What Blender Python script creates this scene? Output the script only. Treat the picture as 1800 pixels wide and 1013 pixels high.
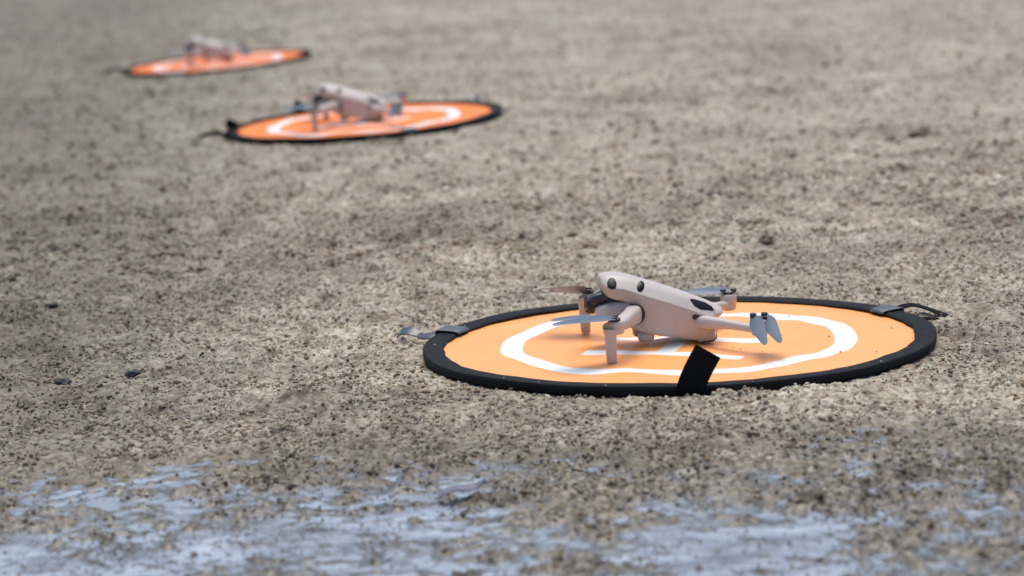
import bpy, bmesh, math, random
import numpy as np
from mathutils import Vector, Matrix, Euler
from mathutils.bvhtree import BVHTree

R = math.radians
rng = np.random.default_rng(7)
random.seed(7)
for o in list(bpy.data.objects):
    bpy.data.objects.remove(o)
S = bpy.context.scene
COL = S.collection

# ------------------------------------------------------------------ camera, world, sun
CAM_H = 0.5274
cd = bpy.data.cameras.new('camera')
cam = bpy.data.objects.new('camera', cd); COL.objects.link(cam)
cd.sensor_width = 36.0; cd.lens = 97.0
cd.clip_start = 0.05; cd.clip_end = 2000
cam.location = (0, 0, CAM_H)
cam.rotation_euler = (Matrix.Rotation(R(90 - 8.94), 3, 'X') @ Matrix.Rotation(-R(3.0), 3, 'Z')).to_euler()
cd.dof.use_dof = True; cd.dof.focus_distance = 2.86; cd.dof.aperture_fstop = 6.0
cd.dof.aperture_blades = 9
S.camera = cam

W = bpy.data.worlds.new('World'); S.world = W; W.use_nodes = True
wn = W.node_tree.nodes; wl = W.node_tree.links
bg = wn['Background']; bg.inputs[1].default_value = 0.12
sky = wn.new('ShaderNodeTexSky'); sky.sky_type = 'NISHITA'; sky.sun_disc = False
SUN_EL, SUN_AZ = 76.0, 10.0      # azimuth from +Y towards +X
sky.sun_elevation = R(SUN_EL); sky.sun_rotation = R(SUN_AZ)
sky.air_density = 1.0; sky.dust_density = 2.0; sky.ozone_density = 2.0
wl.new(sky.outputs[0], bg.inputs[0])
sd = bpy.data.lights.new('sun', 'SUN'); sd.energy = 2.5; sd.angle = R(48); sd.color = (1.0, 0.94, 0.85)
sun = bpy.data.objects.new('sun', sd); COL.objects.link(sun)
dirv = Vector((math.sin(R(SUN_AZ)) * math.cos(R(SUN_EL)), math.cos(R(SUN_AZ)) * math.cos(R(SUN_EL)), math.sin(R(SUN_EL))))
sun.rotation_euler = dirv.to_track_quat('Z', 'Y').to_euler()
sun.location = (0, 0, 20)
S.view_settings.view_transform = 'Standard'; S.view_settings.look = 'None'
S.view_settings.gamma = 1.0; S.view_settings.use_curve_mapping = False
S.view_settings.exposure = 0.33
S.render.engine = 'CYCLES'
try:
    S.cycles.use_denoising = True
except Exception:
    pass

# ------------------------------------------------------------------ helpers
def tag(o, label=None, cat=None, group=None, kind=None):
    if label: o['label'] = label
    if cat: o['category'] = cat
    if group: o['group'] = group
    if kind: o['kind'] = kind
    return o

def empty(name, loc=(0, 0, 0), rot=(0, 0, 0)):
    o = bpy.data.objects.new(name, None); COL.objects.link(o)
    o.location = loc; o.rotation_euler = rot; o.empty_display_size = 0.05
    return o

def mesh_obj(name, verts, faces, mat, parent=None, smooth=True, sharp=40):
    me = bpy.data.meshes.new(name)
    me.from_pydata([tuple(v) for v in verts], [], faces)
    bm = bmesh.new(); bm.from_mesh(me)
    bmesh.ops.recalc_face_normals(bm, faces=bm.faces)
    bm.to_mesh(me); bm.free()
    if smooth:
        me.polygons.foreach_set('use_smooth', [True] * len(me.polygons))
        me.set_sharp_from_angle(angle=R(sharp))
    me.materials.append(mat)
    o = bpy.data.objects.new(name, me); COL.objects.link(o)
    o.parent = parent
    return o

def bm_obj(name, bm, mat, parent=None, sharp=40):
    bmesh.ops.recalc_face_normals(bm, faces=bm.faces)
    me = bpy.data.meshes.new(name); bm.to_mesh(me); bm.free()
    me.polygons.foreach_set('use_smooth', [True] * len(me.polygons))
    me.set_sharp_from_angle(angle=R(sharp))
    me.materials.append(mat)
    o = bpy.data.objects.new(name, me); COL.objects.link(o); o.parent = parent
    return o

def copy_tree(o, parent=None):
    c = o.copy(); COL.objects.link(c); c.parent = parent
    for ch in list(o.children):
        copy_tree(ch, c)
    return c

def add_box(bm, c, size, rot=None, bevel=0.0, seg=2):
    m = Matrix.Translation(c) @ (rot.to_4x4() if rot is not None else Matrix()) @ Matrix.Diagonal((size[0], size[1], size[2], 1))
    r = bmesh.ops.create_cube(bm, size=1.0, matrix=m)
    if bevel > 0:
        es = list({e for v in r['verts'] for e in v.link_edges})
        bmesh.ops.bevel(bm, geom=es, offset=bevel, segments=seg, affect='EDGES', profile=0.5)

def add_loft(bm, secs):
    """secs: list of rings (same length) -> closed skin with capped ends"""
    rings = [[bm.verts.new(p) for p in s] for s in secs]
    n = len(rings[0])
    for a, b in zip(rings, rings[1:]):
        for i in range(n):
            bm.faces.new((a[i], a[(i + 1) % n], b[(i + 1) % n], b[i]))
    bm.faces.new(rings[0][::-1]); bm.faces.new(rings[-1])

def frame_from(d, up=Vector((0, 0, 1))):
    d = d.normalized()
    x = d.cross(up)
    if x.length < 1e-4: x = d.cross(Vector((0, 1, 0)))
    x.normalize(); y = x.cross(d).normalized()
    return x, y

def tube_secs(pts, radii, n=14, power=2.0):
    """radii: (half width, half height) per point"""
    pts = [Vector(p) for p in pts]; out = []
    for i, p in enumerate(pts):
        d = (pts[min(i + 1, len(pts) - 1)] - pts[max(i - 1, 0)])
        x, y = frame_from(d)
        rw, rh = radii[i]
        ring = []
        for k in range(n):
            a = 2 * math.pi * k / n
            ca, sa = math.cos(a), math.sin(a)
            ca = math.copysign(abs(ca) ** (2 / power), ca); sa = math.copysign(abs(sa) ** (2 / power), sa)
            ring.append(p + x * rw * ca + y * rh * sa)
        out.append(ring)
    return out

def lathe(bm, c, axis, prof, n=24):
    axis = Vector(axis).normalized(); x, y = frame_from(axis, Vector((0.01, 1, 0.02)))
    c = Vector(c)
    rings = []
    for r, h in prof:
        rings.append([c + axis * h + x * r * math.cos(2 * math.pi * k / n) + y * r * math.sin(2 * math.pi * k / n) for k in range(n)])
    add_loft(bm, rings)

# ------------------------------------------------------------------ materials
def mat_new(name):
    m = bpy.data.materials.new(name); m.use_nodes = True
    nt = m.node_tree; b = nt.nodes['Principled BSDF']
    return m, nt, b

def N(nt, t, **kw):
    n = nt.nodes.new(t)
    for k, v in kw.items():
        setattr(n, k, v)
    return n

def ramp(nt, stops, interp='LINEAR'):
    r = nt.nodes.new('ShaderNodeValToRGB'); cr = r.color_ramp; cr.interpolation = interp
    while len(cr.elements) < len(stops): cr.elements.new(0.5)
    for e, (p, c) in zip(cr.elements, stops):
        e.position = p; e.color = (c[0], c[1], c[2], 1) if hasattr(c, '__len__') else (c, c, c, 1)
    return r

def simple(name, col, rough=0.5, metal=0.0, noise=0.0, nscale=120, bump=0.0, bscale=900, spec=0.5, coat=0.0):
    m, nt, b = mat_new(name)
    b.inputs['Roughness'].default_value = rough; b.inputs['Metallic'].default_value = metal
    b.inputs['Specular IOR Level'].default_value = spec
    b.inputs['Coat Weight'].default_value = coat
    tc = N(nt, 'ShaderNodeTexCoord')
    if noise > 0:
        nz = N(nt, 'ShaderNodeTexNoise'); nz.inputs['Scale'].default_value = nscale; nz.inputs['Detail'].default_value = 6
        nt.links.new(tc.outputs['Object'], nz.inputs['Vector'])
        lo = [c * (1 - noise) for c in col]; hi = [min(1, c * (1 + noise)) for c in col]
        r = ramp(nt, [(0.3, lo), (0.7, hi)])
        nt.links.new(nz.outputs['Fac'], r.inputs[0]); nt.links.new(r.outputs[0], b.inputs['Base Color'])
        r2 = ramp(nt, [(0.3, max(0, rough - .08)), (0.7, min(1, rough + .08))])
        nt.links.new(nz.outputs['Fac'], r2.inputs[0]); nt.links.new(r2.outputs[0], b.inputs['Roughness'])
    else:
        b.inputs['Base Color'].default_value = (*col, 1)
    if bump > 0:
        nb = N(nt, 'ShaderNodeTexNoise'); nb.inputs['Scale'].default_value = bscale; nb.inputs['Detail'].default_value = 3
        nt.links.new(tc.outputs['Object'], nb.inputs['Vector'])
        bp = N(nt, 'ShaderNodeBump'); bp.inputs['Strength'].default_value = bump; bp.inputs['Distance'].default_value = 0.0006
        nt.links.new(nb.outputs['Fac'], bp.inputs['Height']); nt.links.new(bp.outputs[0], b.inputs['Normal'])
    return m

M = {}
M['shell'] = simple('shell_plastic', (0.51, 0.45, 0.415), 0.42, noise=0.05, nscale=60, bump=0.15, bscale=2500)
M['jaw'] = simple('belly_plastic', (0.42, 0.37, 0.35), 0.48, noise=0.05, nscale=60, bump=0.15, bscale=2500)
M['black_gloss'] = simple('black_lens_plastic', (0.008, 0.008, 0.010), 0.28, spec=0.25)
M['black_matte'] = simple('black_matte_plastic', (0.014, 0.014, 0.016), 0.5)
M['gimbal'] = simple('gimbal_plastic', (0.028, 0.032, 0.04), 0.38)
M['blade'] = simple('propeller_plastic', (0.08, 0.115, 0.16), 0.42, noise=0.12, nscale=40)
M['gap'] = simple('seam_black', (0.03, 0.025, 0.022), 0.7)
M['metal'] = simple('motor_metal', (0.40, 0.37, 0.36), 0.4, metal=0.6)

def rim_material():
    m = simple('rim_webbing', (0.009, 0.0095, 0.013), 0.75, noise=0.25, nscale=90, bump=0.8, bscale=1400)
    b = m.node_tree.nodes['Principled BSDF']
    b.inputs['Specular IOR Level'].default_value = 0.16
    return m
M['rim'] = rim_material()
M['ribbon'] = simple('satin_ribbon', (0.030, 0.042, 0.062), 0.28, noise=0.2, nscale=200, bump=0.4, bscale=1200, spec=0.8)
M['strap'] = simple('strap_black', (0.005, 0.005, 0.006), 0.85, noise=0.3, nscale=300, bump=0.8, bscale=1800, spec=0.15)
M['tab'] = simple('tab_grey', (0.035, 0.045, 0.062), 0.42, noise=0.2, nscale=300, bump=0.5, bscale=1800, spec=0.7)

def fabric_material(name, orange):
    """orange nylon with a printed white ring and letter H (flat print)"""
    m, nt, b = mat_new(name)
    L = nt.links
    tc = N(nt, 'ShaderNodeTexCoord'); sp = N(nt, 'ShaderNodeSeparateXYZ')
    L.new(tc.outputs['Object'], sp.inputs[0])
    def mth(op, a, bb=None, c=None):
        n = N(nt, 'ShaderNodeMath', operation=op)
        for i, v in enumerate((a, bb, c)):
            if v is None: continue
            if isinstance(v, (int, float)): n.inputs[i].default_value = v
            else: L.new(v, n.inputs[i])
        return n.outputs[0]
    x, y = sp.outputs[0], sp.outputs[1]
    r = mth('SQRT', mth('ADD', mth('MULTIPLY', x, x), mth('MULTIPLY', y, y)))
    def band(v, c, hw, soft=0.0012):      # 1 inside |v-c|<hw
        d = mth('ABSOLUTE', mth('SUBTRACT', v, c))
        n = N(nt, 'ShaderNodeMapRange'); n.inputs['From Min'].default_value = hw + soft; n.inputs['From Max'].default_value = hw - soft
        n.inputs['To Min'].default_value = 0; n.inputs['To Max'].default_value = 1
        L.new(d, n.inputs['Value']); return n.outputs[0]
    ring = band(r, 0.1785, 0.0118)
    a = R(-20.0); hx, hy = -0.006, -0.034
    xs = mth('SUBTRACT', x, hx); ys = mth('SUBTRACT', y, hy)
    u = mth('ADD', mth('MULTIPLY', xs, math.cos(a)), mth('MULTIPLY', ys, math.sin(a)))
    v = mth('SUBTRACT', mth('MULTIPLY', ys, math.cos(a)), mth('MULTIPLY', xs, math.sin(a)))
    st = mth('MULTIPLY', band(mth('ABSOLUTE', v), 0.046, 0.0102), band(u, 0, 0.086))
    cr = mth('MULTIPLY', band(u, 0.0, 0.010), band(v, 0, 0.046))
    msk = mth('MAXIMUM', ring, mth('MAXIMUM', st, cr))
    nz = N(nt, 'ShaderNodeTexNoise'); nz.inputs['Scale'].default_value = 14; nz.inputs['Detail'].default_value = 8
    L.new(tc.outputs['Object'], nz.inputs['Vector'])
    oc = ramp(nt, [(0.3, [c * 0.90 for c in orange]), (0.7, orange)])
    L.new(nz.outputs['Fac'], oc.inputs[0])
    # sparse dirt flecks
    nf = N(nt, 'ShaderNodeTexNoise'); nf.inputs['Scale'].default_value = 150; nf.inputs['Detail'].default_value = 3
    L.new(tc.outputs['Object'], nf.inputs['Vector'])
    fl = ramp(nt, [(0.735, 0.0), (0.77, 0.55)]); L.new(nf.outputs['Fac'], fl.inputs[0])
    mx = N(nt, 'ShaderNodeMix', data_type='RGBA'); L.new(msk, mx.inputs['Factor'])
    L.new(oc.outputs[0], mx.inputs['A']); mx.inputs['B'].default_value = (0.80, 0.80, 0.80, 1)
    md = N(nt, 'ShaderNodeMix', data_type='RGBA'); L.new(fl.outputs[0], md.inputs['Factor'])
    L.new(mx.outputs['Result'], md.inputs['A']); md.inputs['B'].default_value = (0.20, 0.11, 0.06, 1)
    L.new(md.outputs['Result'], b.inputs['Base Color'])
    b.inputs['Roughness'].default_value = 0.42
    b.inputs['Specular IOR Level'].default_value = 0.2
    nb = N(nt, 'ShaderNodeTexNoise'); nb.inputs['Scale'].default_value = 1600; nb.inputs['Detail'].default_value = 2
    L.new(tc.outputs['Object'], nb.inputs['Vector'])
    nb2 = N(nt, 'ShaderNodeTexNoise'); nb2.inputs['Scale'].default_value = 45; nb2.inputs['Detail'].default_value = 3
    L.new(tc.outputs['Object'], nb2.inputs['Vector'])
    bp = N(nt, 'ShaderNodeBump'); bp.inputs['Strength'].default_value = 0.3; bp.inputs['Distance'].default_value = 0.0003
    L.new(nb.outputs['Fac'], bp.inputs['Height'])
    bp2 = N(nt, 'ShaderNodeBump'); bp2.inputs['Strength'].default_value = 0.7; bp2.inputs['Distance'].default_value = 0.002
    L.new(nb2.outputs['Fac'], bp2.inputs['Height']); L.new(bp.outputs[0], bp2.inputs['Normal'])
    L.new(bp2.outputs[0], b.inputs['Normal'])
    return m
M['fabric_near'] = fabric_material('pad_fabric_painted_sheen', (0.96, 0.41, 0.13))  # same nylon made paler: sky sheen put into the base colour
M['fabric_mid'] = fabric_material('pad_fabric_bright', (0.97, 0.23, 0.012))
M['fabric_far'] = fabric_material('pad_fabric_deep', (0.97, 0.21, 0.006))

def ground_material(name, use_attr):
    m, nt, b = mat_new(name); L = nt.links
    geo = N(nt, 'ShaderNodeNewGeometry')
    pos = geo.outputs['Position']
    def noise(scale, detail=4, rough=0.6, vec=pos):
        n = N(nt, 'ShaderNodeTexNoise'); n.inputs['Scale'].default_value = scale; n.inputs['Detail'].default_value = detail
        n.inputs['Roughness'].default_value = rough; L.new(vec, n.inputs['Vector']); return n.outputs['Fac']
    if use_attr:
        at = N(nt, 'ShaderNodeAttribute', attribute_name='tint'); base = at.outputs['Color']
    else:
        vo = N(nt, 'ShaderNodeTexVoronoi'); vo.inputs['Scale'].default_value = 210; L.new(pos, vo.inputs['Vector'])
        sx = N(nt, 'ShaderNodeSeparateColor'); L.new(vo.outputs['Color'], sx.inputs[0])
        c = ramp(nt, [(0.0, (0.035, 0.027, 0.018)), (0.2, (0.15, 0.12, 0.080)), (0.42, (0.33, 0.285, 0.21)),
                      (0.62, (0.44, 0.40, 0.32)), (0.8, (0.56, 0.525, 0.445)), (0.93, (0.68, 0.655, 0.57)), (1.0, (0.28, 0.17, 0.09))])
        L.new(sx.outputs[0], c.inputs[0])
        c2 = ramp(nt, [(0.36, (0.075, 0.060, 0.040)), (0.48, (0.32, 0.285, 0.22)), (0.64, (0.58, 0.545, 0.465))])
        L.new(noise(70, 7, 0.85), c2.inputs[0])
        mx = N(nt, 'ShaderNodeMix', data_type='RGBA'); mx.inputs['Factor'].default_value = 0.5
        L.new(c.outputs[0], mx.inputs['A']); L.new(c2.outputs[0], mx.inputs['B'])
        base = mx.outputs['Result']
    # broad damp / dry patches
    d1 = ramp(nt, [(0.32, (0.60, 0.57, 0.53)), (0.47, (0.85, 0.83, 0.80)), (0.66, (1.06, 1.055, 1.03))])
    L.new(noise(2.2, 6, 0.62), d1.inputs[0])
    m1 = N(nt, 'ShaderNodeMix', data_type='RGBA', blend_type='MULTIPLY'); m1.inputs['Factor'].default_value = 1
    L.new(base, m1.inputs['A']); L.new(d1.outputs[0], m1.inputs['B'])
    d2 = ramp(nt, [(0.34, (0.50, 0.45, 0.38)), (0.46, (0.88, 0.86, 0.82)), (0.68, (1.15, 1.15, 1.13))])
    mp = N(nt, 'ShaderNodeMapping'); mp.inputs['Scale'].default_value = (1.0, 0.55, 1.0); L.new(pos, mp.inputs['Vector'])
    L.new(noise(16, 6, 0.7, mp.outputs[0]), d2.inputs[0])
    m2 = N(nt, 'ShaderNodeMix', data_type='RGBA', blend_type='MULTIPLY'); m2.inputs['Factor'].default_value = 1
    L.new(m1.outputs['Result'], m2.inputs['A']); L.new(d2.outputs[0], m2.inputs['B'])
    # puddle wetness plus the darker left side, baked per vertex in wet
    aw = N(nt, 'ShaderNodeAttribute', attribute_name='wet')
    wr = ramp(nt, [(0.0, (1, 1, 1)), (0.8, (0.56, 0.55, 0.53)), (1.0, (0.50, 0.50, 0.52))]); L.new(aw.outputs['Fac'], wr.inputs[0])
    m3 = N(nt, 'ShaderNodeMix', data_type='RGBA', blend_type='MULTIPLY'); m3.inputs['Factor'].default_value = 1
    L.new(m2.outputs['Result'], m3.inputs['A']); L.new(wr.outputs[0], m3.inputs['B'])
    L.new(m3.outputs['Result'], b.inputs['Base Color'])
    rr = ramp(nt, [(0.0, 0.82), (0.80, 0.80), (1.0, 0.24)]); L.new(aw.outputs['Fac'], rr.inputs[0])
    L.new(rr.outputs[0], b.inputs['Roughness'])
    bp = N(nt, 'ShaderNodeBump'); bp.inputs['Strength'].default_value = 0.8; bp.inputs['Distance'].default_value = 0.0012
    L.new(noise(420, 3, 0.6), bp.inputs['Height']); L.new(bp.outputs[0], b.inputs['Normal'])
    return m
M['ground'] = ground_material('gravelly_sand', False)
M['grain'] = ground_material('gravel_grains', True)

def water_material():
    m, nt, b = mat_new('puddle_water'); L = nt.links
    geo = N(nt, 'ShaderNodeNewGeometry'); pos = geo.outputs['Position']
    mp = N(nt, 'ShaderNodeMapping'); mp.inputs['Scale'].default_value = (1.0, 1.6, 1.0); L.new(pos, mp.inputs['Vector'])
    nz = N(nt, 'ShaderNodeTexNoise'); nz.inputs['Scale'].default_value = 30; nz.inputs['Detail'].default_value = 5
    L.new(mp.outputs[0], nz.inputs['Vector'])
    c = ramp(nt, [(0.3, (0.26, 0.30, 0.355)), (0.7, (0.44, 0.50, 0.575))]); L.new(nz.outputs['Fac'], c.inputs[0])  # sky reflection put into the blue-white base colour
    L.new(c.outputs[0], b.inputs['Base Color'])
    b.inputs['Roughness'].default_value = 0.16; b.inputs['IOR'].default_value = 1.36
    n2 = N(nt, 'ShaderNodeTexNoise'); n2.inputs['Scale'].default_value = 110; n2.inputs['Detail'].default_value = 4
    L.new(mp.outputs[0], n2.inputs['Vector'])
    bp = N(nt, 'ShaderNodeBump'); bp.inputs['Strength'].default_value = 0.6; bp.inputs['Distance'].default_value = 0.002
    L.new(n2.outputs['Fac'], bp.inputs['Height']); L.new(bp.outputs[0], b.inputs['Normal'])
    # patchy silt: clear film where thin, milky painted sky sheen where thick
    n3 = N(nt, 'ShaderNodeTexNoise'); n3.inputs['Scale'].default_value = 9; n3.inputs['Detail'].default_value = 7; n3.inputs['Roughness'].default_value = 0.72
    L.new(mp.outputs[0], n3.inputs['Vector'])
    fr = ramp(nt, [(0.34, 0.30), (0.47, 0.66), (0.58, 1.0)]); L.new(n3.outputs['Fac'], fr.inputs[0])
    ad = N(nt, 'ShaderNodeAttribute', attribute_name='depth')
    dm = N(nt, 'ShaderNodeMapRange'); dm.inputs['From Min'].default_value = 0.0; dm.inputs['From Max'].default_value = 3.2
    dm.inputs['To Min'].default_value = 0.12; dm.inputs['To Max'].default_value = 1.0; L.new(ad.outputs['Fac'], dm.inputs['Value'])
    fm = N(nt, 'ShaderNodeMath', operation='MULTIPLY'); L.new(fr.outputs[0], fm.inputs[0]); L.new(dm.outputs[0], fm.inputs[1])
    tr = N(nt, 'ShaderNodeBsdfTransparent'); tr.inputs[0].default_value = (0.93, 0.95, 0.96, 1)
    mxs = N(nt, 'ShaderNodeMixShader'); L.new(fm.outputs[0], mxs.inputs[0]); L.new(tr.outputs[0], mxs.inputs[1]); L.new(b.outputs[0], mxs.inputs[2])
    L.new(mxs.outputs[0], nt.nodes['Material Output'].inputs['Surface'])
    return m
M['water'] = water_material()

# ------------------------------------------------------------------ terrain
def hash2(ix, iy, seed):
    h = (ix.astype(np.int64) * 374761393 + iy.astype(np.int64) * 668265263 + seed * 1442695041) & 0x7fffffff
    h = ((h ^ (h >> 13)) * 1274126177) & 0x7fffffff
    h = (h ^ (h >> 16)) & 0xffff
    return h / 65535.0

def vnoise(x, y, wl, seed=0):
    u = x / wl; v = y / wl
    iu = np.floor(u); iv = np.floor(v); fu = u - iu; fv = v - iv
    fu = fu * fu * (3 - 2 * fu); fv = fv * fv * (3 - 2 * fv)
    a = hash2(iu, iv, seed); b = hash2(iu + 1, iv, seed); c = hash2(iu, iv + 1, seed); d = hash2(iu + 1, iv + 1, seed)
    return (a + (b - a) * fu) * (1 - fv) + (c + (d - c) * fu) * fv      # 0..1

def fbm(x, y, wl, oct=4, seed=0, gain=0.5):
    s = 0; amp = 1; tot = 0
    ca, sa = math.cos(0.6), math.sin(0.6)
    for i in range(oct):
        s = s + amp * vnoise(x, y, wl, seed + i * 17); tot += amp; amp *= gain; wl *= 0.5
        x, y = x * ca - y * sa + 3.1, x * sa + y * ca + 1.7
    return s / tot

# pads: centre on the ground, slope dz/dx, dz/dy
PADS = [((0.1745, 2.906, -0.0015), -0.008, 0.000),
        ((-0.2733, 5.414, 0.018), 0.030, 0.020),
        ((-0.8204, 8.022, -0.032), 0.038, 0.018)]
WATER_Z = -0.0040

def sstep(t):
    t = np.clip(t, 0, 1); return t * t * (3 - 2 * t)

def base_z(x, y):
    zb = np.interp(y, [0, 2.2, 2.912, 5.414, 8.022, 12, 40, 400], [0, 0, 0.0, 0.018, -0.022, -0.02, 0.1, 1.0])
    for (cx, cy, cz), sx, sy in PADS:
        d = np.hypot(x - cx, y - cy)
        w = sstep(1 - (d - 0.28) / (0.30 if cy < 3 else 0.6))
        zb = zb + w * (cz + sx * (x - cx) + sy * (y - cy) - zb)
    return zb

def wet_lift(x, y):
    """signed height of ground above the water level near the puddles"""
    edge = np.interp(x, [-0.6, -0.35, -0.12, 0.05, 0.25, 0.5], [2.46, 2.44, 2.38, 2.27, 2.29, 2.27])
    t = (y - edge) / 0.42                    # >0 dry
    n = fbm(x, y * 0.8, 0.16, 4, 91) - 0.5
    n2 = fbm(x, y, 0.035, 3, 55) - 0.5
    n3 = fbm(x, y, 0.013, 2, 58) - 0.5
    l = 0.0055 * t + 0.030 * np.clip(t - 0.35, 0, 9) + 0.012 * n + 0.008 * n2 + 0.012 * n3 + 0.0016
    return np.where(y < 1.2, 0.004, l)

def ground_z(x, y, fine=True):
    zb = base_z(x, y)
    pw = np.zeros_like(x)
    for (cx, cy, cz), sx, sy in PADS:
        pw = np.maximum(pw, sstep(1 - (np.hypot(x - cx, y - cy) - 0.262) / 0.05))
    lift = wet_lift(x, y)
    near = sstep((2.62 - y) / 0.30)          # the wet zone takes over
    und = (fbm(x, y, 0.45, 3, 5) - 0.5) * 0.016 + (fbm(x, y, 0.09, 3, 9) - 0.5) * 0.010
    und = und - 0.001
    z = (zb + und * (1 - 0.85 * pw)) * (1 - near) + (WATER_Z + lift) * near
    z = np.where((y > 2.46) & (y < 2.62), np.maximum(z, WATER_Z + 0.0032 * np.clip(np.minimum((y - 2.46) / 0.06, (2.62 - y) / 0.02), 0, 1)), z)
    drw = sstep(lift / 0.004) * near + (1 - near)
    amp = (0.75 + 0.25 * drw)
    g = (vnoise(x, y, 0.0075, 31) - 0.5) * 0.0036 + (vnoise(x * 0.8 + y * 0.6, y * 0.8 - x * 0.6, 0.0042, 33) - 0.5) * 0.0022
    cl = np.clip(fbm(x, y, 0.022, 3, 71) - 0.55, 0, 1) * 0.026 * (1 - 0.55 * near)
    z = z + (g + cl * (1 - pw)) * amp * (y < 60)
    z = z - 0.0035 * pw
    far = sstep((np.hypot(x, y - 5) - 12) / 20)
    z = z + far * (fbm(x, y, 6, 3, 77) - 0.5) * 0.25
    return z

def wet_dark(x, y):
    near = sstep((2.66 - y) / 0.35)
    l = wet_lift(x, y)
    w = near * sstep(1 - (l - 0.001) / 0.009)
    # darker ground colour to the left
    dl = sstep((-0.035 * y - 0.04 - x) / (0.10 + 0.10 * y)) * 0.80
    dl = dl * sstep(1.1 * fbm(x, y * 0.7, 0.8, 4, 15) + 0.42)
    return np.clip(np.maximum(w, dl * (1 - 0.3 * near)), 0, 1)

tf = np.linspace(-0.225, 0.225, 560)
side = 0.225 * np.power(1.16, np.arange(1, 44))
ts = np.concatenate([-side[::-1], tf, side])
ys = [-60, -30, -15, -8, -4, -2, -1, 0, 0.5, 0.9, 1.2, 1.4, 1.55]
y = 1.65
while y < 4.6:
    ys.append(y); y *= 1.0015
while y < 13:
    ys.append(y); y *= 1.0042
while y < 700:
    ys.append(y); y *= 1.09
ys = np.array(ys)
TT, YY = np.meshgrid(ts, ys)
XX = TT * np.maximum(YY, 1.5)
ZZ = ground_z(XX, YY)
nv = XX.size; nr, nc = XX.shape
me = bpy.data.meshes.new('ground')
me.vertices.add(nv)
me.vertices.foreach_set('co', np.stack([XX, YY, ZZ], -1).astype(np.float32).ravel())
idx = np.arange(nv).reshape(nr, nc)
q = np.stack([idx[:-1, :-1], idx[:-1, 1:], idx[1:, 1:], idx[1:, :-1]], -1).reshape(-1, 4)
me.loops.add(q.size); me.loops.foreach_set('vertex_index', q.astype(np.int32).ravel())
me.polygons.add(len(q)); me.polygons.foreach_set('loop_start', np.arange(0, q.size, 4, dtype=np.int32))
me.polygons.foreach_set('use_smooth', np.ones(len(q), dtype=bool))
me.update(calc_edges=True)
at = me.attributes.new('wet', 'FLOAT', 'POINT'); at.data.foreach_set('value', wet_dark(XX, YY).astype(np.float32).ravel())
me.materials.append(M['ground'])
g = bpy.data.objects.new('ground', me); COL.objects.link(g)
tag(g, 'grey brown gravelly sand ground with damp patches', kind='structure')

# water film
nx, ny = 520, 380
wx, wy = np.meshgrid(np.linspace(-0.62, 0.62, nx), np.linspace(1.55, 2.52, ny))
wv = np.stack([wx, wy, np.full_like(wx, WATER_Z)], -1)
wi = np.arange(nx * ny).reshape(ny, nx)
wq = np.stack([wi[:-1, :-1], wi[:-1, 1:], wi[1:, 1:], wi[1:, :-1]], -1).reshape(-1, 4)
me = bpy.data.meshes.new('water')
me.vertices.add(nx * ny); me.vertices.foreach_set('co', wv.astype(np.float32).ravel())
me.loops.add(wq.size); me.loops.foreach_set('vertex_index', wq.astype(np.int32).ravel())
me.polygons.add(len(wq)); me.polygons.foreach_set('loop_start', np.arange(0, wq.size, 4, dtype=np.int32))
me.update(calc_edges=True)
dep = np.clip((WATER_Z - ground_z(wx, wy)) * 1000.0, 0, 20)      # depth of water in mm: shallow water is clearer
at = me.attributes.new('depth', 'FLOAT', 'POINT'); at.data.foreach_set('value', dep.astype(np.float32).ravel())
me.materials.append(M['water'])
w = bpy.data.objects.new('water', me); COL.objects.link(w)
tag(w, 'thin puddles of water between the gravel in front', kind='structure')

# ------------------------------------------------------------------ gravel grains (countless: stuff)
ico = bmesh.new(); bmesh.ops.create_icosphere(ico, subdivisions=1, radius=1.0)
IV = np.array([v.co[:] for v in ico.verts]); IF = np.array([[v.index for v in f.verts] for f in ico.faces]); ico.free()

PAL = np.array([[0.48, 0.44, 0.37], [0.40, 0.36, 0.285], [0.34, 0.285, 0.205], [0.30, 0.23, 0.145], [0.58, 0.55, 0.49],
                [0.18, 0.135, 0.09], [0.25, 0.235, 0.205], [0.42, 0.31, 0.20], [0.11, 0.09, 0.07], [0.66, 0.65, 0.60]])
PW = np.array([.24, .20, .14, .08, .14, .04, .06, .04, .02, .04]); PW = PW / PW.sum()

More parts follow.
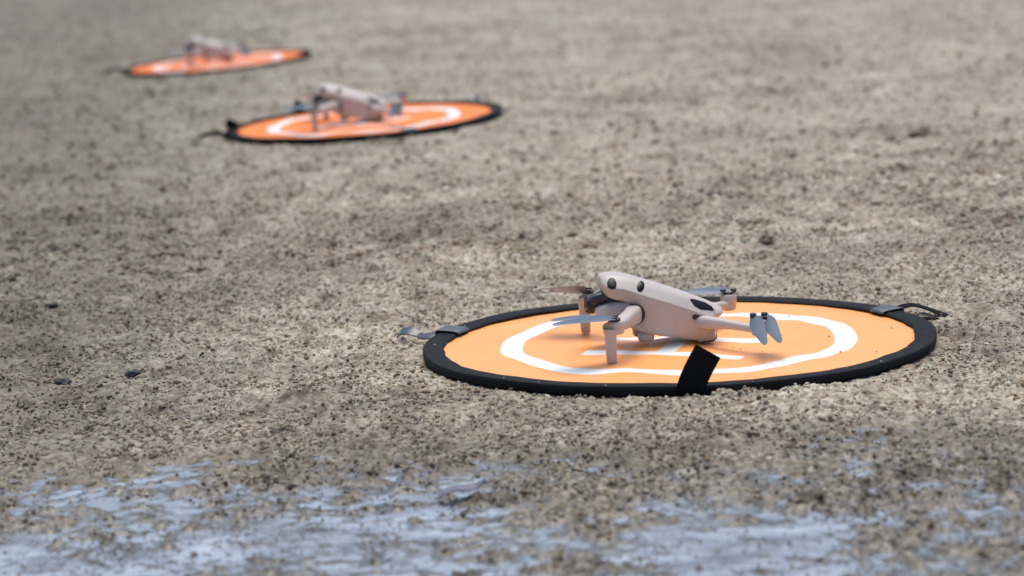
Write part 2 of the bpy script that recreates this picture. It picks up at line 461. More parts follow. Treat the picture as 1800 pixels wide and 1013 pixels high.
def grains(name, n, y0, y1, tmax, size, label, sink=0.25, seed=1, dark=False):
    r = np.random.default_rng(seed)
    m = int(n * 2.2)
    yy = np.sqrt(r.random(m) * (y1 ** 2 - y0 ** 2) + y0 ** 2) if False else y0 + (y1 - y0) * r.random(m) ** 1.15
    xx = (r.random(m) * 2 - 1) * tmax * yy
    keep = np.ones(m, bool)
    for (cx, cy, cz), sx, sy in PADS:
        keep &= np.hypot(xx - cx, yy - cy) > 0.277
    dens = fbm(xx, yy, 0.05, 3, 123)
    keep &= r.random(m) < np.clip((dens - 0.30) * 3.2, 0.18, 1)
    lift = wet_lift(xx, yy); near = sstep((2.62 - yy) / 0.30)
    inw = (lift < 0.0015) & (near > 0.5)
    keep &= ~(inw & (r.random(m) > 0.42))
    xx = xx[keep][:n]; yy = yy[keep][:n]; inw = inw[keep][:n]; k = len(xx)
    sz = size[0] * np.power(size[1] / size[0], r.random(k) ** 2.2)
    sz = np.where(inw, sz * 0.75, sz)
    v = IV[None] * (1 + (r.random((k, len(IV), 1)) - 0.5) * 0.5)
    v = v * (sz[:, None, None] * (0.55 + 0.6 * r.random((k, 1, 3))) * np.array([1, 1, 0.8]))
    a = r.random(k) * 6.283; ca, sa = np.cos(a)[:, None], np.sin(a)[:, None]
    t = (r.random(k) - 0.5) * 1.6; ct, st = np.cos(t)[:, None], np.sin(t)[:, None]
    x1 = v[..., 0]; y1_ = v[..., 1] * ct - v[..., 2] * st; z1 = v[..., 1] * st + v[..., 2] * ct
    X = x1 * ca - y1_ * sa; Y = x1 * sa + y1_ * ca
    gz = ground_z(xx, yy)
    gz = np.where(inw, np.maximum(gz, WATER_Z - sz * 0.2), gz)
    P = np.stack([X + xx[:, None], Y + yy[:, None], z1 + (gz + sz * sink)[:, None]], -1)
    F = (IF[None] + (np.arange(k) * len(IV))[:, None, None]).reshape(-1, 3)
    me = bpy.data.meshes.new(name); me.vertices.add(k * len(IV)); me.vertices.foreach_set('co', P.astype(np.float32).ravel())
    me.loops.add(F.size); me.loops.foreach_set('vertex_index', F.astype(np.int32).ravel())
    me.polygons.add(len(F)); me.polygons.foreach_set('loop_start', np.arange(0, F.size, 3, dtype=np.int32))
    me.polygons.foreach_set('use_smooth', np.zeros(len(F), dtype=bool))
    me.update(calc_edges=True)
    if dark: c = np.array([0.13, 0.095, 0.06]) * (0.5 + 1.0 * r.random((k, 1)))
    else: c = PAL[r.choice(len(PAL), k, p=PW)] * np.array([1.02, 0.985, 0.93]) * (0.75 + 0.5 * r.random((k, 1)))
    cc = np.concatenate([np.repeat(c, len(IV), 0), np.ones((k * len(IV), 1))], 1)
    at = me.color_attributes.new('tint', 'FLOAT_COLOR', 'POINT'); at.data.foreach_set('color', cc.astype(np.float32).ravel())
    aw = me.attributes.new('wet', 'FLOAT', 'POINT')
    aw.data.foreach_set('value', np.repeat(np.maximum(wet_dark(xx, yy), inw * 0.9), len(IV)).astype(np.float32))
    me.materials.append(M['grain'])
    o = bpy.data.objects.new(name, me); COL.objects.link(o)
    tag(o, label, kind='stuff')
    return o

grains('fine_gravel', 62000, 1.72, 4.4, 0.215, (0.0011, 0.0034), 'fine loose gravel grains covering the ground in front')
grains('dark_crumbs', 450, 1.75, 4.6, 0.215, (0.0015, 0.0046), 'scattered dark soil crumbs among the gravel', sink=0.2, seed=9, dark=True)
grains('coarse_gravel', 16000, 3.6, 12.5, 0.225, (0.0030, 0.0075), 'loose gravel grains further back on the ground', seed=5)

# ------------------------------------------------------------------ landing pad
RI, RO = 0.2530, 0.2738
def fabric_h(x, y):
    r = np.hypot(x, y)
    h = (fbm(x + 5, y + 5, 0.11, 3, 41) - 0.5) * 0.010 + (fbm(x * 1.0 + 2, y * 0.45, 0.05, 2, 43) - 0.5) * 0.0065
    h = h * sstep((RI - r) / 0.06)
    return 0.0048 + h + 0.0006 * np.cos(r / RI * 1.57)

def pad_surface_mesh(name, mat):
    nr_, na = 60, 220
    verts = []; faces = []
    for i in range(nr_ + 1):
        r = (RI + 0.002) * (i / nr_)
        if i == 0:
            verts.append((0, 0, float(fabric_h(np.array(0.), np.array(0.))))); continue
        a = np.arange(na) * 2 * math.pi / na
        x = r * np.cos(a); y_ = r * np.sin(a); z = fabric_h(x, y_)
        verts += list(zip(x.tolist(), y_.tolist(), z.tolist()))
    for k in range(na): faces.append((0, 1 + k, 1 + (k + 1) % na))
    for i in range(1, nr_):
        b0 = 1 + (i - 1) * na; b1 = 1 + i * na
        for k in range(na): faces.append((b0 + k, b1 + k, b1 + (k + 1) % na, b0 + (k + 1) % na))
    n0 = len(verts); b0 = 1 + (nr_ - 1) * na                      # underside closes the thin cloth
    for k in range(na): v = verts[b0 + k]; verts.append((v[0], v[1], 0.001))
    verts.append((0, 0, 0.001))
    for k in range(na):
        faces.append((b0 + k, n0 + k, n0 + (k + 1) % na, b0 + (k + 1) % na))
        faces.append((n0 + k, n0 + na, n0 + (k + 1) % na))
    return mesh_obj(name, verts, faces, mat, sharp=60)

def rim_mesh(name, mat):
    na = 260; prof = [(RI - 0.0015, 0.0040), (RI - 0.0018, 0.0072), (RI + 0.0006, 0.0086), (RI + 0.007, 0.0090), (RO - 0.004, 0.0094), (RO - 0.0006, 0.0091),
                      (RO, 0.0085), (RO + 0.0004, 0.0045), (RO - 0.0006, 0.0006), (RO - 0.004, -0.0010), (RI + 0.004, 0.0)]
    verts = []; faces = []; n = len(prof)
    for k in range(na):
        a = 2 * math.pi * k / na
        wv = 0.0008 * math.sin(3 * a + 1) + 0.0003 * math.sin(11 * a + 2)
        wr = 0.0010 * math.sin(3 * a + .5) + 0.0005 * math.sin(11 * a)
        for i, (r, z) in enumerate(prof):
            rr = r + wr * (1 if i < 8 else .5) + (0.0006 * math.sin(23 * a + 1) + .0005 * math.sin(41 * a) if i <= 2 else 0)
            verts.append((rr * math.cos(a), rr * math.sin(a), z + (wv if z > 0.002 else 0)))
    for k in range(na):
        k2 = (k + 1) % na
        for i in range(n):
            i2 = (i + 1) % n
            faces.append((k * n + i, k2 * n + i, k2 * n + i2, k * n + i2))
    return mesh_obj(name, verts, faces, mat, sharp=50)

def ribbon(name, pts, width, thick, mat, parent, wdir=None, taper=None):
    """strip of webbing along pts; wdir: per-point width direction"""
    pts = [Vector(p) for p in pts]
    # resample with catmull-rom
    out = []; wd = []
    n = len(pts)
    for i in range(n - 1):
        p0, p1, p2, p3 = pts[max(i - 1, 0)], pts[i], pts[i + 1], pts[min(i + 2, n - 1)]
        for s in range(6):
            t = s / 6
            out.append(0.5 * ((2 * p1) + (p2 - p0) * t + (2 * p0 - 5 * p1 + 4 * p2 - p3) * t * t + (3 * p1 - p0 - 3 * p2 + p3) * t ** 3))
            if wdir: wd.append((Vector(wdir[i]).lerp(Vector(wdir[i + 1]), t)).normalized())
    out.append(pts[-1])
    if wdir: wd.append(Vector(wdir[-1]).normalized())
    secs = []
    for i, p in enumerate(out):
        d = out[min(i + 1, len(out) - 1)] - out[max(i - 1, 0)]
        if wdir:
            x = (wd[i] - d.normalized() * wd[i].dot(d.normalized())).normalized()
        else:
            x, _ = frame_from(d)
        y_ = x.cross(d).normalized()
        w_ = width * (taper[0] + (taper[1] - taper[0]) * i / (len(out) - 1) if taper else 1) / 2
        h_ = thick / 2; c = min(h_ * .6, w_ * .2)
        secs.append([p + x * w_ + y_ * (h_ - c), p + x * (w_ - c) + y_ * h_, p - x * (w_ - c) + y_ * h_, p - x * w_ + y_ * (h_ - c),
                     p - x * w_ - y_ * (h_ - c), p - x * (w_ - c) - y_ * h_, p + x * (w_ - c) - y_ * h_, p + x * w_ - y_ * (h_ - c)])
    bm = bmesh.new(); add_loft(bm, secs)
    return bm_obj(name, bm, mat, parent, sharp=45)

def rim_tab(name, ang, width, mat, parent, r0=RI - 0.004, r1=RO + 0.003, lift=0.0):
    """webbing tab wrapped over the rim at angle ang (degrees)"""
    a = R(ang); c, s = math.cos(a), math.sin(a)
    def P(r, z): return (r * c, r * s, z)
    pts = [P(r0, 0.0085), P(r0 + .003, 0.0108), P((r0 + r1) / 2, 0.0118 + lift), P(r1 - .002, 0.0122), P(r1, 0.009), P(r1 + .0005, 0.002)]
    return ribbon(name, pts, width, 0.0016, mat, parent, wdir=[(-s, c, 0)] * 6)

def sew_print(parent):
    pass

pad_label = ['large pale orange landing pad in front with white ring and letter H',
             'middle one of three orange landing pads, blurred, behind the front one',
             'most distant orange landing pad, thin blurred ellipse at the back left']
surf = {}
s0 = pad_surface_mesh('pad_surface', M['fabric_near']); r0 = rim_mesh('rim', M['rim'])
pad_objs = []
for i, ((cx, cy, cz), sx, sy) in enumerate(PADS):
    nrm = Vector((-sx, -sy, 1)).normalized()
    e = empty('landing_pad', (cx, cy, cz), (0, 0, 0))
    e.rotation_euler = Vector((0, 0, 1)).rotation_difference(nrm).to_euler()
    tag(e, pad_label[i], 'landing pad', 'orange landing pads on the ground')
    if i == 0: a, b = s0, r0
    else:
        a = s0.copy(); b = r0.copy(); COL.objects.link(a); COL.objects.link(b)
        a.data = s0.data.copy(); a.data.materials[0] = M['fabric_mid' if i == 1 else 'fabric_far']
        a.rotation_euler = (0, 0, [0, 0.15, 0.05][i])
        b.rotation_euler = (0, 0, 1.9 * i)
    a.parent = e; b.parent = e
    pad_objs.append(e)

# straps of the front pad
P0 = pad_objs[0]
t = rim_tab('strap_tab', 157.5, 0.030, M['tab'], P0)
t['label'] = 'blue grey tab over the left of the rim'
lp = ribbon('strap_loop', [(-0.250, 0.090, 0.004), (-0.264, 0.096, 0.006), (-0.277, 0.104, 0.005), (-0.289, 0.113, 0.009), (-0.299, 0.121, 0.008), (-0.304, 0.125, 0.003)],
            0.012, 0.0016, M['ribbon'], P0, wdir=[(0.1, 1, 0.35), (0.1, 1, .6), (0.1, 1, .2), (0.2, 1, .7), (0.2, 1, .5), (0.2, 1, 0.3)])
lp['label'] = 'glossy twisted strap end left of the pad'
t = rim_tab('strap_tab', 24.5, 0.026, M['tab'], P0)
ribbon('strap_loop', [(0.246, 0.103, 0.009), (0.254, 0.110, 0.012), (0.267, 0.112, 0.014), (0.280, 0.109, 0.011), (0.294, 0.102, 0.006), (0.304, 0.096, 0.002)],
       0.010, 0.0016, M['strap'], P0, wdir=[(-0.3, 1, 0.1), (-0.2, 1, .3), (0.1, 1, .2), (0.2, 1, .1), (0.2, 1, .2), (0.2, 1, 0.3)])
ribbon('strap_tail', [(0.254, 0.085, 0.004), (0.268, 0.088, 0.003), (0.282, 0.090, 0.002), (0.300, 0.090, -0.001)],
       0.010, 0.0016, M['strap'], P0, wdir=[(-0.3, 1, 0.0)] * 4)
fl = ribbon('strap_flap', [(-0.007, -0.2740, 0.000), (-0.0058, -0.2782, 0.010), (0.0010, -0.2775, 0.025), (0.0120, -0.2735, 0.0430)],
            0.028, 0.0022, M['strap'], P0, wdir=[(1, .10, -0.10), (1, .10, -0.25), (1, .1, -0.45), (1, .1, -0.50)])
fl['label'] = 'black strap flap standing up at the front of the rim'

# grit carried onto the front pad
bm = bmesh.new(); rr = random.Random(4)
for k in range(70):
    a = rr.random() * 6.283; rad_ = (RI + .004 + .016 * rr.random()) if k % 2 else RI * math.sqrt(rr.random())
    z_ = .0094 if k % 2 else float(fabric_h(np.array(rad_ * math.cos(a)), np.array(rad_ * math.sin(a))))
    sz = .0004 + .0010 * rr.random() ** 2
    bmesh.ops.create_icosphere(bm, subdivisions=1, radius=sz, matrix=Matrix.Translation((rad_ * math.cos(a), rad_ * math.sin(a), z_ + sz * .3)))
M['grit'] = simple('grit_grains', (0.32, 0.27, 0.20), 0.8, noise=0.6, nscale=60)
gr = bm_obj('sand_grit', bm, M['grit']); gr.location = P0.location; gr.rotation_euler = P0.rotation_euler
tag(gr, 'a few sand grains scattered on the front pad', kind='stuff')
# straps of the middle pad
P1 = pad_objs[1]
rim_tab('strap_tab', 196, 0.028, M['strap'], P1, lift=0.006)
ribbon('strap_loop', [(-0.262, -0.085, 0.004), (-0.280, -0.080, 0.014), (-0.296, -0.075, 0.012), (-0.312, -0.070, 0.010), (-0.322, -0.068, 0.003)],
       0.014, 0.002, M['strap'], P1, wdir=[(0.1, 1, .3), (0.1, 1, .7), (0.1, 1, .4), (0.2, 1, .6), (0.2, 1, .4)])
ribbon('strap_flap', [(-0.256, 0.015, 0.006), (-0.262, 0.016, 0.018), (-0.258, 0.016, 0.026)], 0.024, 0.002, M['strap'], P1, wdir=[(1, .3, 0)] * 3)
ribbon('strap_flap', [(-0.142, 0.242, 0.008), (-0.146, 0.246, 0.018), (-0.140, 0.248, 0.028)], 0.022, 0.002, M['strap'], P1, wdir=[(1, .3, 0)] * 3)
ribbon('strap_loop', [(0.196, 0.186, 0.008), (0.206, 0.192, 0.013), (0.218, 0.196, 0.014), (0.228, 0.198, 0.008)], 0.014, 0.002, M['ribbon'], P1, wdir=[(.2, .8, .4)] * 4)
rim_tab('strap_tab', -69, 0.024, M['tab'], P1)
# straps of the far pad
P2 = pad_objs[2]
ribbon('strap_loop', [(-0.262, -0.030, 0.004), (-0.290, -0.028, 0.016), (-0.310, -0.030, 0.012), (-0.332, -0.032, 0.004)],
       0.016, 0.002, M['strap'], P2, wdir=[(0.1, 1, .5)] * 4)
rim_tab('strap_tab', 20, 0.028, M['strap'], P2)

# ------------------------------------------------------------------ drone (local: +X nose, +Y its left side, z up, origin under the front motors)
def body_section(s, zt, zb, w, tilt=0.0):
    """ring in the YZ plane, top chamfered; s shears with height by tilt"""
    h = zt - zb
    ch = min(0.0135, h * 0.45); tw = w * 0.52
    rb = min(0.006, h * 0.3)
    half = []
    # from bottom centre going out/up on +Y
    half += [(0, 0), (w - rb - 0.006, 0)]
    for k in range(1, 5):
        a = -math.pi / 2 + k / 4 * math.pi / 2 * 0.92
        half.append((w - 0.0055 - rb + rb * math.cos(a) + 0.001, rb + rb * math.sin(a)))
    half += [(w - 0.0022, h * 0.45), (w, h - ch - 0.0020), (w - 0.0003, h - ch - 0.0004), (w - 0.0016, h - ch + 0.0010)]
    half += [(tw + (w - tw) * 0.45, h - ch * 0.38), (tw + (w - tw) * .12, h - 0.0012), (tw - 0.003, h - 0.0003), (tw * 0.5, h), (0, h)]
    ring = [(y_, z_) for y_, z_ in half] + [(-y_, z_) for y_, z_ in half[-2:0:-1]]
    return [Vector((s - tilt * (1 - (z_ / max(h, 1e-5))), y_, zb + z_)) for y_, z_ in ring]

BODY = [(0.0030, .0755, .0690, .014), (0.0020, .0778, .0645, .0200), (-0.0005, .0792, .0600, .0245), (-0.0045, .0798, .0565, .0270), (-0.010, .0800, .0540, .0288),
        (-0.020, .0788, .0515, .0298), (-0.028, .0768, .0480, .0305), (-0.0335, .0750, .0380, .0310), (-0.038, .0734, .0230, .0315), (-0.044, .0712, .0165, .0320),
        (-0.056, .0668, .0130, .0322), (-0.070, .0617, .0105, .0320), (-0.086, .0555, .0070, .0312), (-0.098, .0503, .0045, .0300), (-0.106, .0468, .0032, .0288),
        (-0.112, .0442, .0038, .0272), (-0.1155, .0425, .0080, .0262), (-0.1175, .0415, .0250, .0252), (-0.1210, .0400, .0272, .0232), (-0.1245, .0382, .0285, .0195), (-0.1270, .0366, .0295, .0140), (-0.1280, .0355, .0305, .0090)]

def surface_patch(bvh, origin, direction, u, v, outline, mat, name, parent, lift=0.0006, dome=0.0, rings=4):
    """disc-like patch laid on the body: outline points (a,b) in the u,v frame, thrown along direction"""
    o = Vector(origin); d = Vector(direction).normalized(); u = Vector(u).normalized(); v = Vector(v).normalized()
    n = len(outline); verts = []; faces = []
    def hit(a, b, extra):
        p = o + u * a + v * b
        loc, nm, _, _ = bvh.ray_cast(p, d)
        if loc is None: return p + d * 0.02
        return loc - d * (lift + extra)
    cx = sum(a for a, b in outline) / n; cy_ = sum(b for a, b in outline) / n
    verts.append(hit(cx, cy_, dome))
    for k in range(1, rings + 1):
        f = k / rings
        for a, b in outline:
            verts.append(hit(cx + (a - cx) * f, cy_ + (b - cy_) * f, dome * (1 - f * f)))
    for i in range(n):                                   # skirt into the shell
        p = verts[1 + (rings - 1) * n + i]; verts.append(p + d * (lift + 0.002))
    for i in range(n): faces.append((0, 1 + i, 1 + (i + 1) % n))
    for k in range(rings):
        a0 = 1 + k * n; b0 = a0 + n
        for i in range(n): faces.append((a0 + i, b0 + i, b0 + (i + 1) % n, a0 + (i + 1) % n))
    return mesh_obj(name, verts, faces, mat, parent, sharp=35)

def circle(rx, ry, n=20, rot=0.0):
    return [(rx * math.cos(t) * math.cos(rot) - ry * math.sin(t) * math.sin(rot), rx * math.cos(t) * math.sin(rot) + ry * math.sin(t) * math.cos(rot))
            for t in [2 * math.pi * k / n for k in range(n)]]

def blade_mesh(root, tip, chord_dir, chord, thick=0.0011):
    """swept paddle between root and tip; chord_dir gives which way it is wide"""
    root = Vector(root); tip = Vector(tip); d = (tip - root); L_ = d.length; d.normalize()
    c = Vector(chord_dir); c = (c - d * c.dot(d)).normalized(); nrm = d.cross(c).normalized()
    prof = [(0.0, .28, .28), (.06, .30, .30), (.12, .42, .44), (.22, .52, .58), (.36, .50, .56), (.55, .42, .47), (.75, .31, .37), (.90, .22, .27), (.97, .16, .20), (1.0, .06, .08)]
    secs = []
    for i, (t, a, b) in enumerate(prof):
        p = root + d * L_ * t + nrm * (0.0018 * math.sin(t * math.pi))
        tw = 0.30 * (1 - t) - 0.05
        cc = (c * math.cos(tw) + nrm * math.sin(tw)); nn = (nrm * math.cos(tw) - c * math.sin(tw))
        w1 = a * chord; w2 = b * chord; h = thick * (1.3 - .7 * t) / 2
        secs.append([p + cc * w1, p + cc * w1 * .55 + nn * h * 1.2, p - cc * w2 * .3 + nn * h * 1.5, p - cc * w2, p - cc * w2 * .3 - nn * h * .5, p + cc * w1 * .55 - nn * h * .5])
    bm = bmesh.new(); add_loft(bm, secs); return bm

def build_drone():
    root = empty('drone')
    bm = bmesh.new(); add_loft(bm, [body_section(*b) for b in BODY])
    body = bm_obj('body', bm, M['shell'], root, sharp=28)
    tmp = bmesh.new(); tmp.from_mesh(body.data); bvh = BVHTree.FromBMesh(tmp)
    # belly and battery end under the tail
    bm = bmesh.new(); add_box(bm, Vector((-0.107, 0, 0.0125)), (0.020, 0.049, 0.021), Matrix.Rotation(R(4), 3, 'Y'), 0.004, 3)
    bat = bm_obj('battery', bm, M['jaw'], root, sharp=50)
    bm = bmesh.new()
    add_loft(bm, tube_secs([(-0.0985, .0252, .0035), (-0.1145, .0252, .0045), (-0.1172, .0252, .0075), (-0.1178, .0252, .0205), (-0.1150, .0252, .0232)], [(.0007, .0007)] * 5, 8))
    bm_obj('seam', bm, M['gap'], bat)
    # feet bumps under the belly
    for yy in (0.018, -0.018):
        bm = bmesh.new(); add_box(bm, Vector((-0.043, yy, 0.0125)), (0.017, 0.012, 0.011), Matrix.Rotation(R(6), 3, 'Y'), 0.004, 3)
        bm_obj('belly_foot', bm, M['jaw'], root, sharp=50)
    # lower jaw beside the gimbal
    bm = bmesh.new()
    add_loft(bm, [[Vector((s, y_, z_)) for y_, z_ in [(-w, zb + .003), (-w + .0015, zt - .003), (-w + .005, zt), (0, zt + .0006), (w - .005, zt), (w - .0015, zt - .003), (w, zb + .003), (w - .005, zb), (0, zb - .0004), (-w + .005, zb)]]
                  for s, zt, zb, w in [(-0.048, .050, .014, .026), (-0.038, .0502, .017, .026), (-0.026, .0505, .0235, .0255), (-0.014, .0502, .0285, .025), (-0.003, .0492, .0320, .0238), (0.0055, .0475, .0350, .022), (0.0095, .0448, .0380, .0195)]])
    bm_obj('lower_jaw', bm, M['shell'], root, sharp=50)
    # gimbal: yaw arm, roll arm, camera barrel, lens
    g_ = None
    bm = bmesh.new()
    add_loft(bm, tube_secs([(-0.026, 0.002, .0545), (-0.012, .004, .0575), (0.000, .008, .0570), (0.009, .0105, .0545), (0.0135, .011, .0500)], [(.010, .007), (.0105, .0062), (.010, .0056), (.0062, .0060), (.0040, .0060)], 16, 2.6))
    g_ = bm_obj('gimbal', bm, M['gimbal'], root, sharp=60)
    bm = bmesh.new(); lathe(bm, (0.008, 0.000, 0.0475), (1, 0.06, 0.02), [(.006, -.013), (.0092, -.012), (.0102, -.008), (.0104, .004), (.0098, .008), (.0085, .0096), (.0078, .0094), (.0074, .0078)], 28)
    cm = bm_obj('camera_barrel', bm, M['black_matte'], g_)
    bm = bmesh.new(); lathe(bm, (0.0164, 0.0005, 0.04766), (1, 0.06, 0.02), [(.0072, -.002), (.0070, .0000), (.005, .0009), (.002, .0012)], 24)
    bm_obj('lens', bm, M['black_gloss'], g_)
    # vision sensors at the front corners (both sides), second pair on the shoulder
    for sg in (1, -1):
        surface_patch(bvh, (-0.0035, sg * .06, .0728), (-.12, -sg, -.03), (1, -sg * .1, 0), (0, 0, 1), circle(.0050, .0060), M['black_gloss'], 'vision_sensor', root, dome=0.0005)
        surface_patch(bvh, (-0.0385, sg * .060, .0765), (0, -sg, -.25), (1, 0, 0), (0, -sg * .25, 1), circle(.0038, .0066, rot=.45), M['black_gloss'], 'vision_sensor', root, dome=0.0009)
        sl = [(-.0125, -.0052), (-.0115, -.0066), (.0020, -.0052), (.0085, -.0012), (.0126, .0058), (.0118, .0072), (.0070, .0066), (-.0040, .0030), (-.0112, -.0020)]
        surface_patch(bvh, (-0.1035, sg * .060, .0528), (0, -sg, -.25), (1, 0, 0), (0, -sg * .25, 1), sl, M['black_gloss'], 'rear_sensor_window', root, dome=0.0004)
        sl2 = [(-.0150, -.0065), (-.0135, -.0078), (.002, -.0022), (.0078, -.0002), (.0085, .0036), (.0060, .0050), (.0020, .0042), (-.006, -.0008)]
        surface_patch(bvh, (-0.0995, sg * .060, .0300), (0, -sg, 0), (1, 0, 0), (0, 0, 1), sl2, M['gap'], 'air_vent', root)
        for kx in range(3):
            pass
    # front arms
    for sg in (1, -1):
        bm = bmesh.new()
        pts = [(-0.0285, .024, .0385), (-0.0280, .034, .0390), (-0.0235, .047, .0392), (-0.0165, .062, .0390), (-0.009, .077, .0382), (0.0020, .0905, .0375), (0.0085, .0965, .0372)]
        rad = [(.0088, .0100), (.0088, .0098), (.0082, .0088), (.0078, .0076), (.0080, .0064), (.0090, .0056), (.0070, .0048)]
        add_loft(bm, tube_secs([(x, sg * y_, z) for x, y_, z in pts], rad, 20, 3.4))
        arm = bm_obj('front_arm', bm, M['shell'], root, sharp=60)
        bm = bmesh.new(); lathe(bm, (-0.0300, sg * .0285, .0385), (0.0, sg, 0.02), [(.0110, -.004), (.0112, .0015), (.0106, .0034), (.0092, .0042)], 32)
        bm_obj('hinge_ring', bm, M['gap'], arm)
        bm = bmesh.new(); lathe(bm, (0, sg * .095, .0350), (0, 0, 1), [(.0075, -.004), (.0086, -.002), (.0090, .004), (.0090, .0075), (.0080, .0092), (.0045, .0096)], 28)
        bm_obj('motor', bm, M['shell'], arm)
        # tall landing leg under the motor
        bm = bmesh.new()
        add_loft(bm, [[Vector((0.0062 + lean + a * wx * .85, sg * .097 + b * wy, z)) for a, b in
                       [(-1, -.6), (-.8, -1), (0, -1.05), (.8, -1), (1, -.6), (1, .6), (.8, 1), (0, 1.05), (-.8, 1), (-1, .6)]]
                      for z, wx, wy, lean in [(.0372, .0078, .0074, 0), (.0325, .0078, .0076, 0), (.0312, .0068, .0070, 0), (.0280, .0066, .0068, 0), (.0150, .0063, .0060, -.0002), (.0030, .0059, .0052, -.0006), (.0010, .0054, .0046, -.0006), (.0004, .0042, .0036, -.0006)]])
        bm_obj('landing_leg', bm, M['shell'], arm, sharp=60)
        # propeller, both blades folded forward
        pr = empty('propeller', (0, 0, 0)); pr.parent = root
        bm = bmesh.new(); lathe(bm, (0, sg * .095, .0446), (0, 0, 1), [(.0050, 0), (.0052, .0022), (.0040, .0032), (.0018, .0034)], 18)
        add_box(bm, Vector((0.0, sg * .095, .0462)), (0.006, 0.016, 0.0024), None, .0009, 2)
        bm_obj('hub', bm, M['black_matte'], pr)
        for k in (0, 1):
            yo = (-.0062, .0062)[k]
            ty = (-.004, .010)[k]
            if sg > 0:
                a_, b_ = (-.001 + .003 * k, sg * .095 + yo, .0472), (.0665, sg * .095 + ty + .004, (.0488, .0465)[k])
                cdr = (0, 1, -.22)
            else:
                a_, b_ = (-.001 + .003 * k, sg * .095 + yo, .0472), (.058, sg * .095 + ty - .004, (.0500, .0480)[k])
                cdr = (0, 1, .26)
            bl = bm_obj('blade', blade_mesh(a_, b_, cdr, .0185), M['blade'], pr, sharp=60)
            bm = bmesh.new(); lathe(bm, Vector(a_) + Vector((0, 0, -.0012)), (0, 0, 1), [(.0026, 0), (.0026, .0030), (.0018, .0036)], 12)
            bm_obj('blade_screw', bm, M['black_matte'], pr)
    # rear arms
    for sg in (1, -1):
        bm = bmesh.new()
        pts = [(-0.092, .015, .0250), (-0.101, .026, .0252), (-0.112, .040, .0262), (-0.124, .054, .0264), (-0.138, .070, .0254), (-0.150, .083, .0242), (-0.154, .087, .0240)]
        rad = [(.0075, .0080), (.0075, .0078), (.0064, .0064), (.0054, .0050), (.0050, .0044), (.0056, .0044), (.0045, .0038)]
        add_loft(bm, tube_secs([(x, sg * y_, z) for x, y_, z in pts], rad, 16, 2.6))
        arm = bm_obj('rear_arm', bm, M['shell'], root, sharp=60)
        bm = bmesh.new(); lathe(bm, (-.152, sg * .085, .0205), (0, 0, 1), [(.0060, -.003), (.0082, -.0012), (.0084, .006), (.0088, .0065), (.0088, .0130), (.0078, .0144), (.004, .0148)], 28)
        bm_obj('motor', bm, M['shell'], arm)
        pr = empty('propeller', (0, 0, 0)); pr.parent = root
        zc = .0358
        bm = bmesh.new(); lathe(bm, (-.152, sg * .085, zc - .0006), (0, 0, 1), [(.0050, 0), (.0052, .0020), (.0040, .0030)], 18)
        add_box(bm, Vector((-.152, sg * .085, zc + .0014)), (0.016, 0.006, 0.0024), Matrix.Rotation(R(-20 * sg), 3, 'Z'), .0009, 2)
        bm_obj('hub', bm, M['black_matte'], pr)
        for k in (0, 1):
            xo = (-.0060, .0060)[k]
            if sg > 0:
                a_ = (-.152 + xo, .085 - .004 + .006 * (1 - k) * 0, zc + .0030)
                b_ = (-.154 + (-.008, .009)[k], .143 + (-.003, .003)[k], zc - .0165)
                cdr = (1, .1, -.35)
            else:
                a_ = (-.152 + xo, -.085, zc + .0030)
                b_ = (-.096 + (-.003, .003)[k], -.092 + (-.012, .004)[k], zc + .0010)
                cdr = (0, 1, -.5)
            bm_obj('blade', blade_mesh(a_, b_, cdr, .0140), M['blade'], pr, sharp=60)
            bm = bmesh.new(); lathe(bm, Vector(a_) + Vector((0, 0, -.0012)), (0, 0, 1), [(.0032, 0), (.0034, .0030), (.0024, .0038)], 14)
            bm_obj('blade_screw', bm, M['black_matte'], pr)
    return root

def pad_point(pad, x, y_, z=0.0050):
    bpy.context.view_layer.update()
    return pad.matrix_world @ Vector((x, y_, z))

drone = build_drone()
DR = [(0, (-0.0805, -0.020), 6.0, 'pale grey folding quadcopter drone in sharp focus on the front orange pad'),
      (1, (-0.078, -0.010), -3.0, 'blurred grey quadcopter drone on the middle orange pad, black straps on its rim'),
      (2, (-0.072, -0.000), 8.0, 'faint blurred quadcopter drone on the most distant orange pad')]
drones = [drone] + [copy_tree(drone) for _ in range(2)]
for dobj, (pi, (dx, dy), yaw, lab) in zip(drones, DR):
    pad = pad_objs[pi]
    dobj.location = pad_point(pad, dx, dy)
    q = pad.matrix_world.to_quaternion()
    dobj.rotation_euler = (q.to_matrix() @ Matrix.Rotation(R(180 + yaw), 3, 'Z')).to_euler()
    tag(dobj, lab, 'drone', 'drones resting on landing pads')

# ------------------------------------------------------------------ single stones, clods and litter one can point to
def rock_obj(name, x, y_, sx, sy, sz, col, label, cat, seed, rough=0.35, rot=0.0):
    bm = bmesh.new(); bmesh.ops.create_icosphere(bm, subdivisions=3, radius=1.0)
    r = random.Random(seed)
    off = Vector((r.random() * 50, r.random() * 50, r.random() * 50))
    from mathutils import noise as mn
    for v in bm.verts:
        n = mn.fractal(v.co * 1.6 + off, 0.6, 2.2, 5)
        v.co *= 1 + rough * n
        v.co = Vector((v.co.x * sx, v.co.y * sy, v.co.z * sz))
    key = ('rock', tuple(round(c, 3) for c in col))
    if key not in M: M[key] = simple(name + '_surface', col, 0.75, noise=0.4, nscale=260, bump=1.0, bscale=900)
    o = bm_obj(name, bm, M[key], sharp=80)
    z = float(ground_z(np.array([x]), np.array([y_]))[0])
    o.location = (x, y_, z + sz * 0.2); o.rotation_euler = (0, 0, rot)
    tag(o, label, cat)
    return o

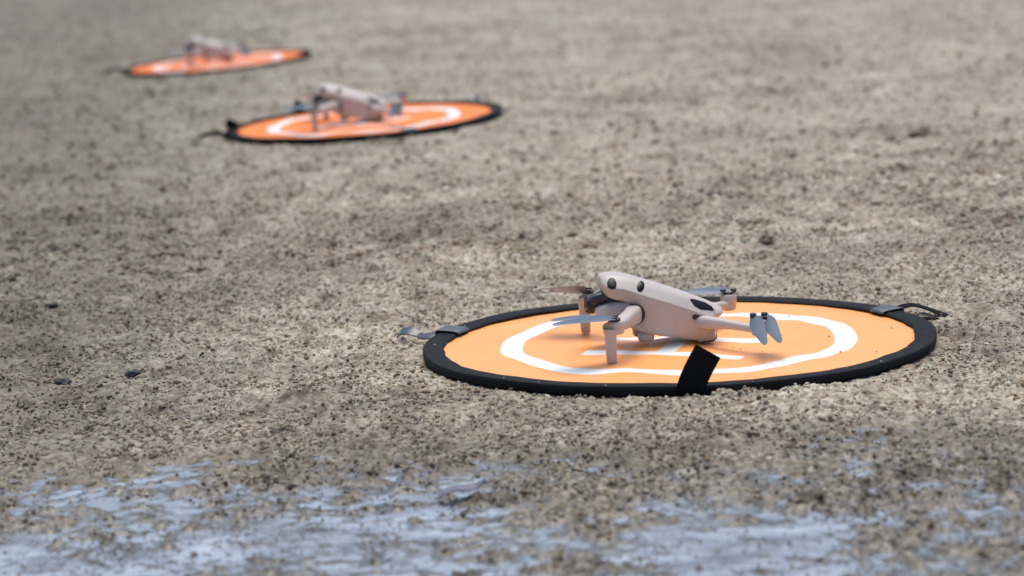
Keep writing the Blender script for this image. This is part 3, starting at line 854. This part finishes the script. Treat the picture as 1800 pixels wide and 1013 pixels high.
ROCKS = [
 # name, px-derived x, y, sizes, colour, label
 ('clod', 0.337, 3.585, .0095, .009, .008, (0.26, 0.20, 0.13), 'brown soil clod just behind the rim of the front pad', 'clod'),
 ('clod', 0.716, 4.72, .016, .020, .010, (0.17, 0.135, 0.09), 'dark brown clod on the gravel near the right edge', 'clod'),
 ('pebble', -0.571, 3.38, .008, .010, .004, (0.02, 0.02, 0.02), 'small flat black stone far left of the front pad', 'stone'),
 ('pebble', -0.479, 2.87, .007, .010, .005, (0.025, 0.027, 0.035), 'black chip at the left edge, nearer than the flat black stone', 'stone'),
 ('pebble', -0.408, 2.90, .007, .008, .003, (0.03, 0.035, 0.05), 'thin dark blue chip lying right of a black chip', 'stone'),
 ('clod', -0.224, 2.545, .010, .010, .005, (0.055, 0.045, 0.03), 'dark clod at the left beside the first shallow puddle', 'clod'),
 ('pebble', -0.217, 2.345, .0050, .0050, .0050, (0.04, 0.03, 0.025), 'small dark stone poking out of the left puddle', 'stone'),
 ('clod', 0.235, 2.185, .016, .012, .007, (0.09, 0.07, 0.045), 'brown clod standing out of the right puddle', 'clod'),
 ('clod', -0.325, 1.98, .012, .010, .006, (0.05, 0.04, 0.028), 'dark wet clod in the bottom left corner', 'clod'),
 ('clod', 0.090, 2.675, .011, .010, .007, (0.30, 0.27, 0.23), 'pale sandy clod close under the front pad rim', 'clod'),
]
for i, (nm, x, y_, a, b, c, col, lab, cat) in enumerate(ROCKS):
    rock_obj(nm, x, y_, a, b, c, col, lab, cat, 100 + i, rough=0.75 if nm == 'clod' else 0.5, rot=i * 1.3)

# curled blue grey leaf lying by the water
M['leaf'] = simple('dry_leaf', (0.12, 0.125, 0.17), 0.5, noise=0.35, nscale=200, bump=0.8, bscale=700)
lx, ly = -0.050, 2.245
lz = float(ground_z(np.array([lx]), np.array([ly]))[0])
bm = bmesh.new()
secs = []
for k in range(9):
    t = k / 8; w_ = 0.006 * math.sin(math.pi * min(1, .08 + t * .9)) + .0012
    cx_ = -.020 + .040 * t; cy_ = -.012 + .030 * t + .003 * math.sin(5 * t); zc_ = .003 + .005 * t + .002 * math.sin(7 * t)
    secs.append([Vector((cx_ - .3 * w_, cy_ + w_, zc_ + .003)), Vector((cx_, cy_, zc_)), Vector((cx_ + .3 * w_, cy_ - w_, zc_ + .002)), Vector((cx_, cy_, zc_ - .0007))])
add_loft(bm, secs)
lf = bm_obj('leaf', bm, M['leaf']); lf.location = (lx, ly, lz + .001)
tag(lf, 'curled blue grey leaf lying beside the puddle at the bottom', 'leaf')
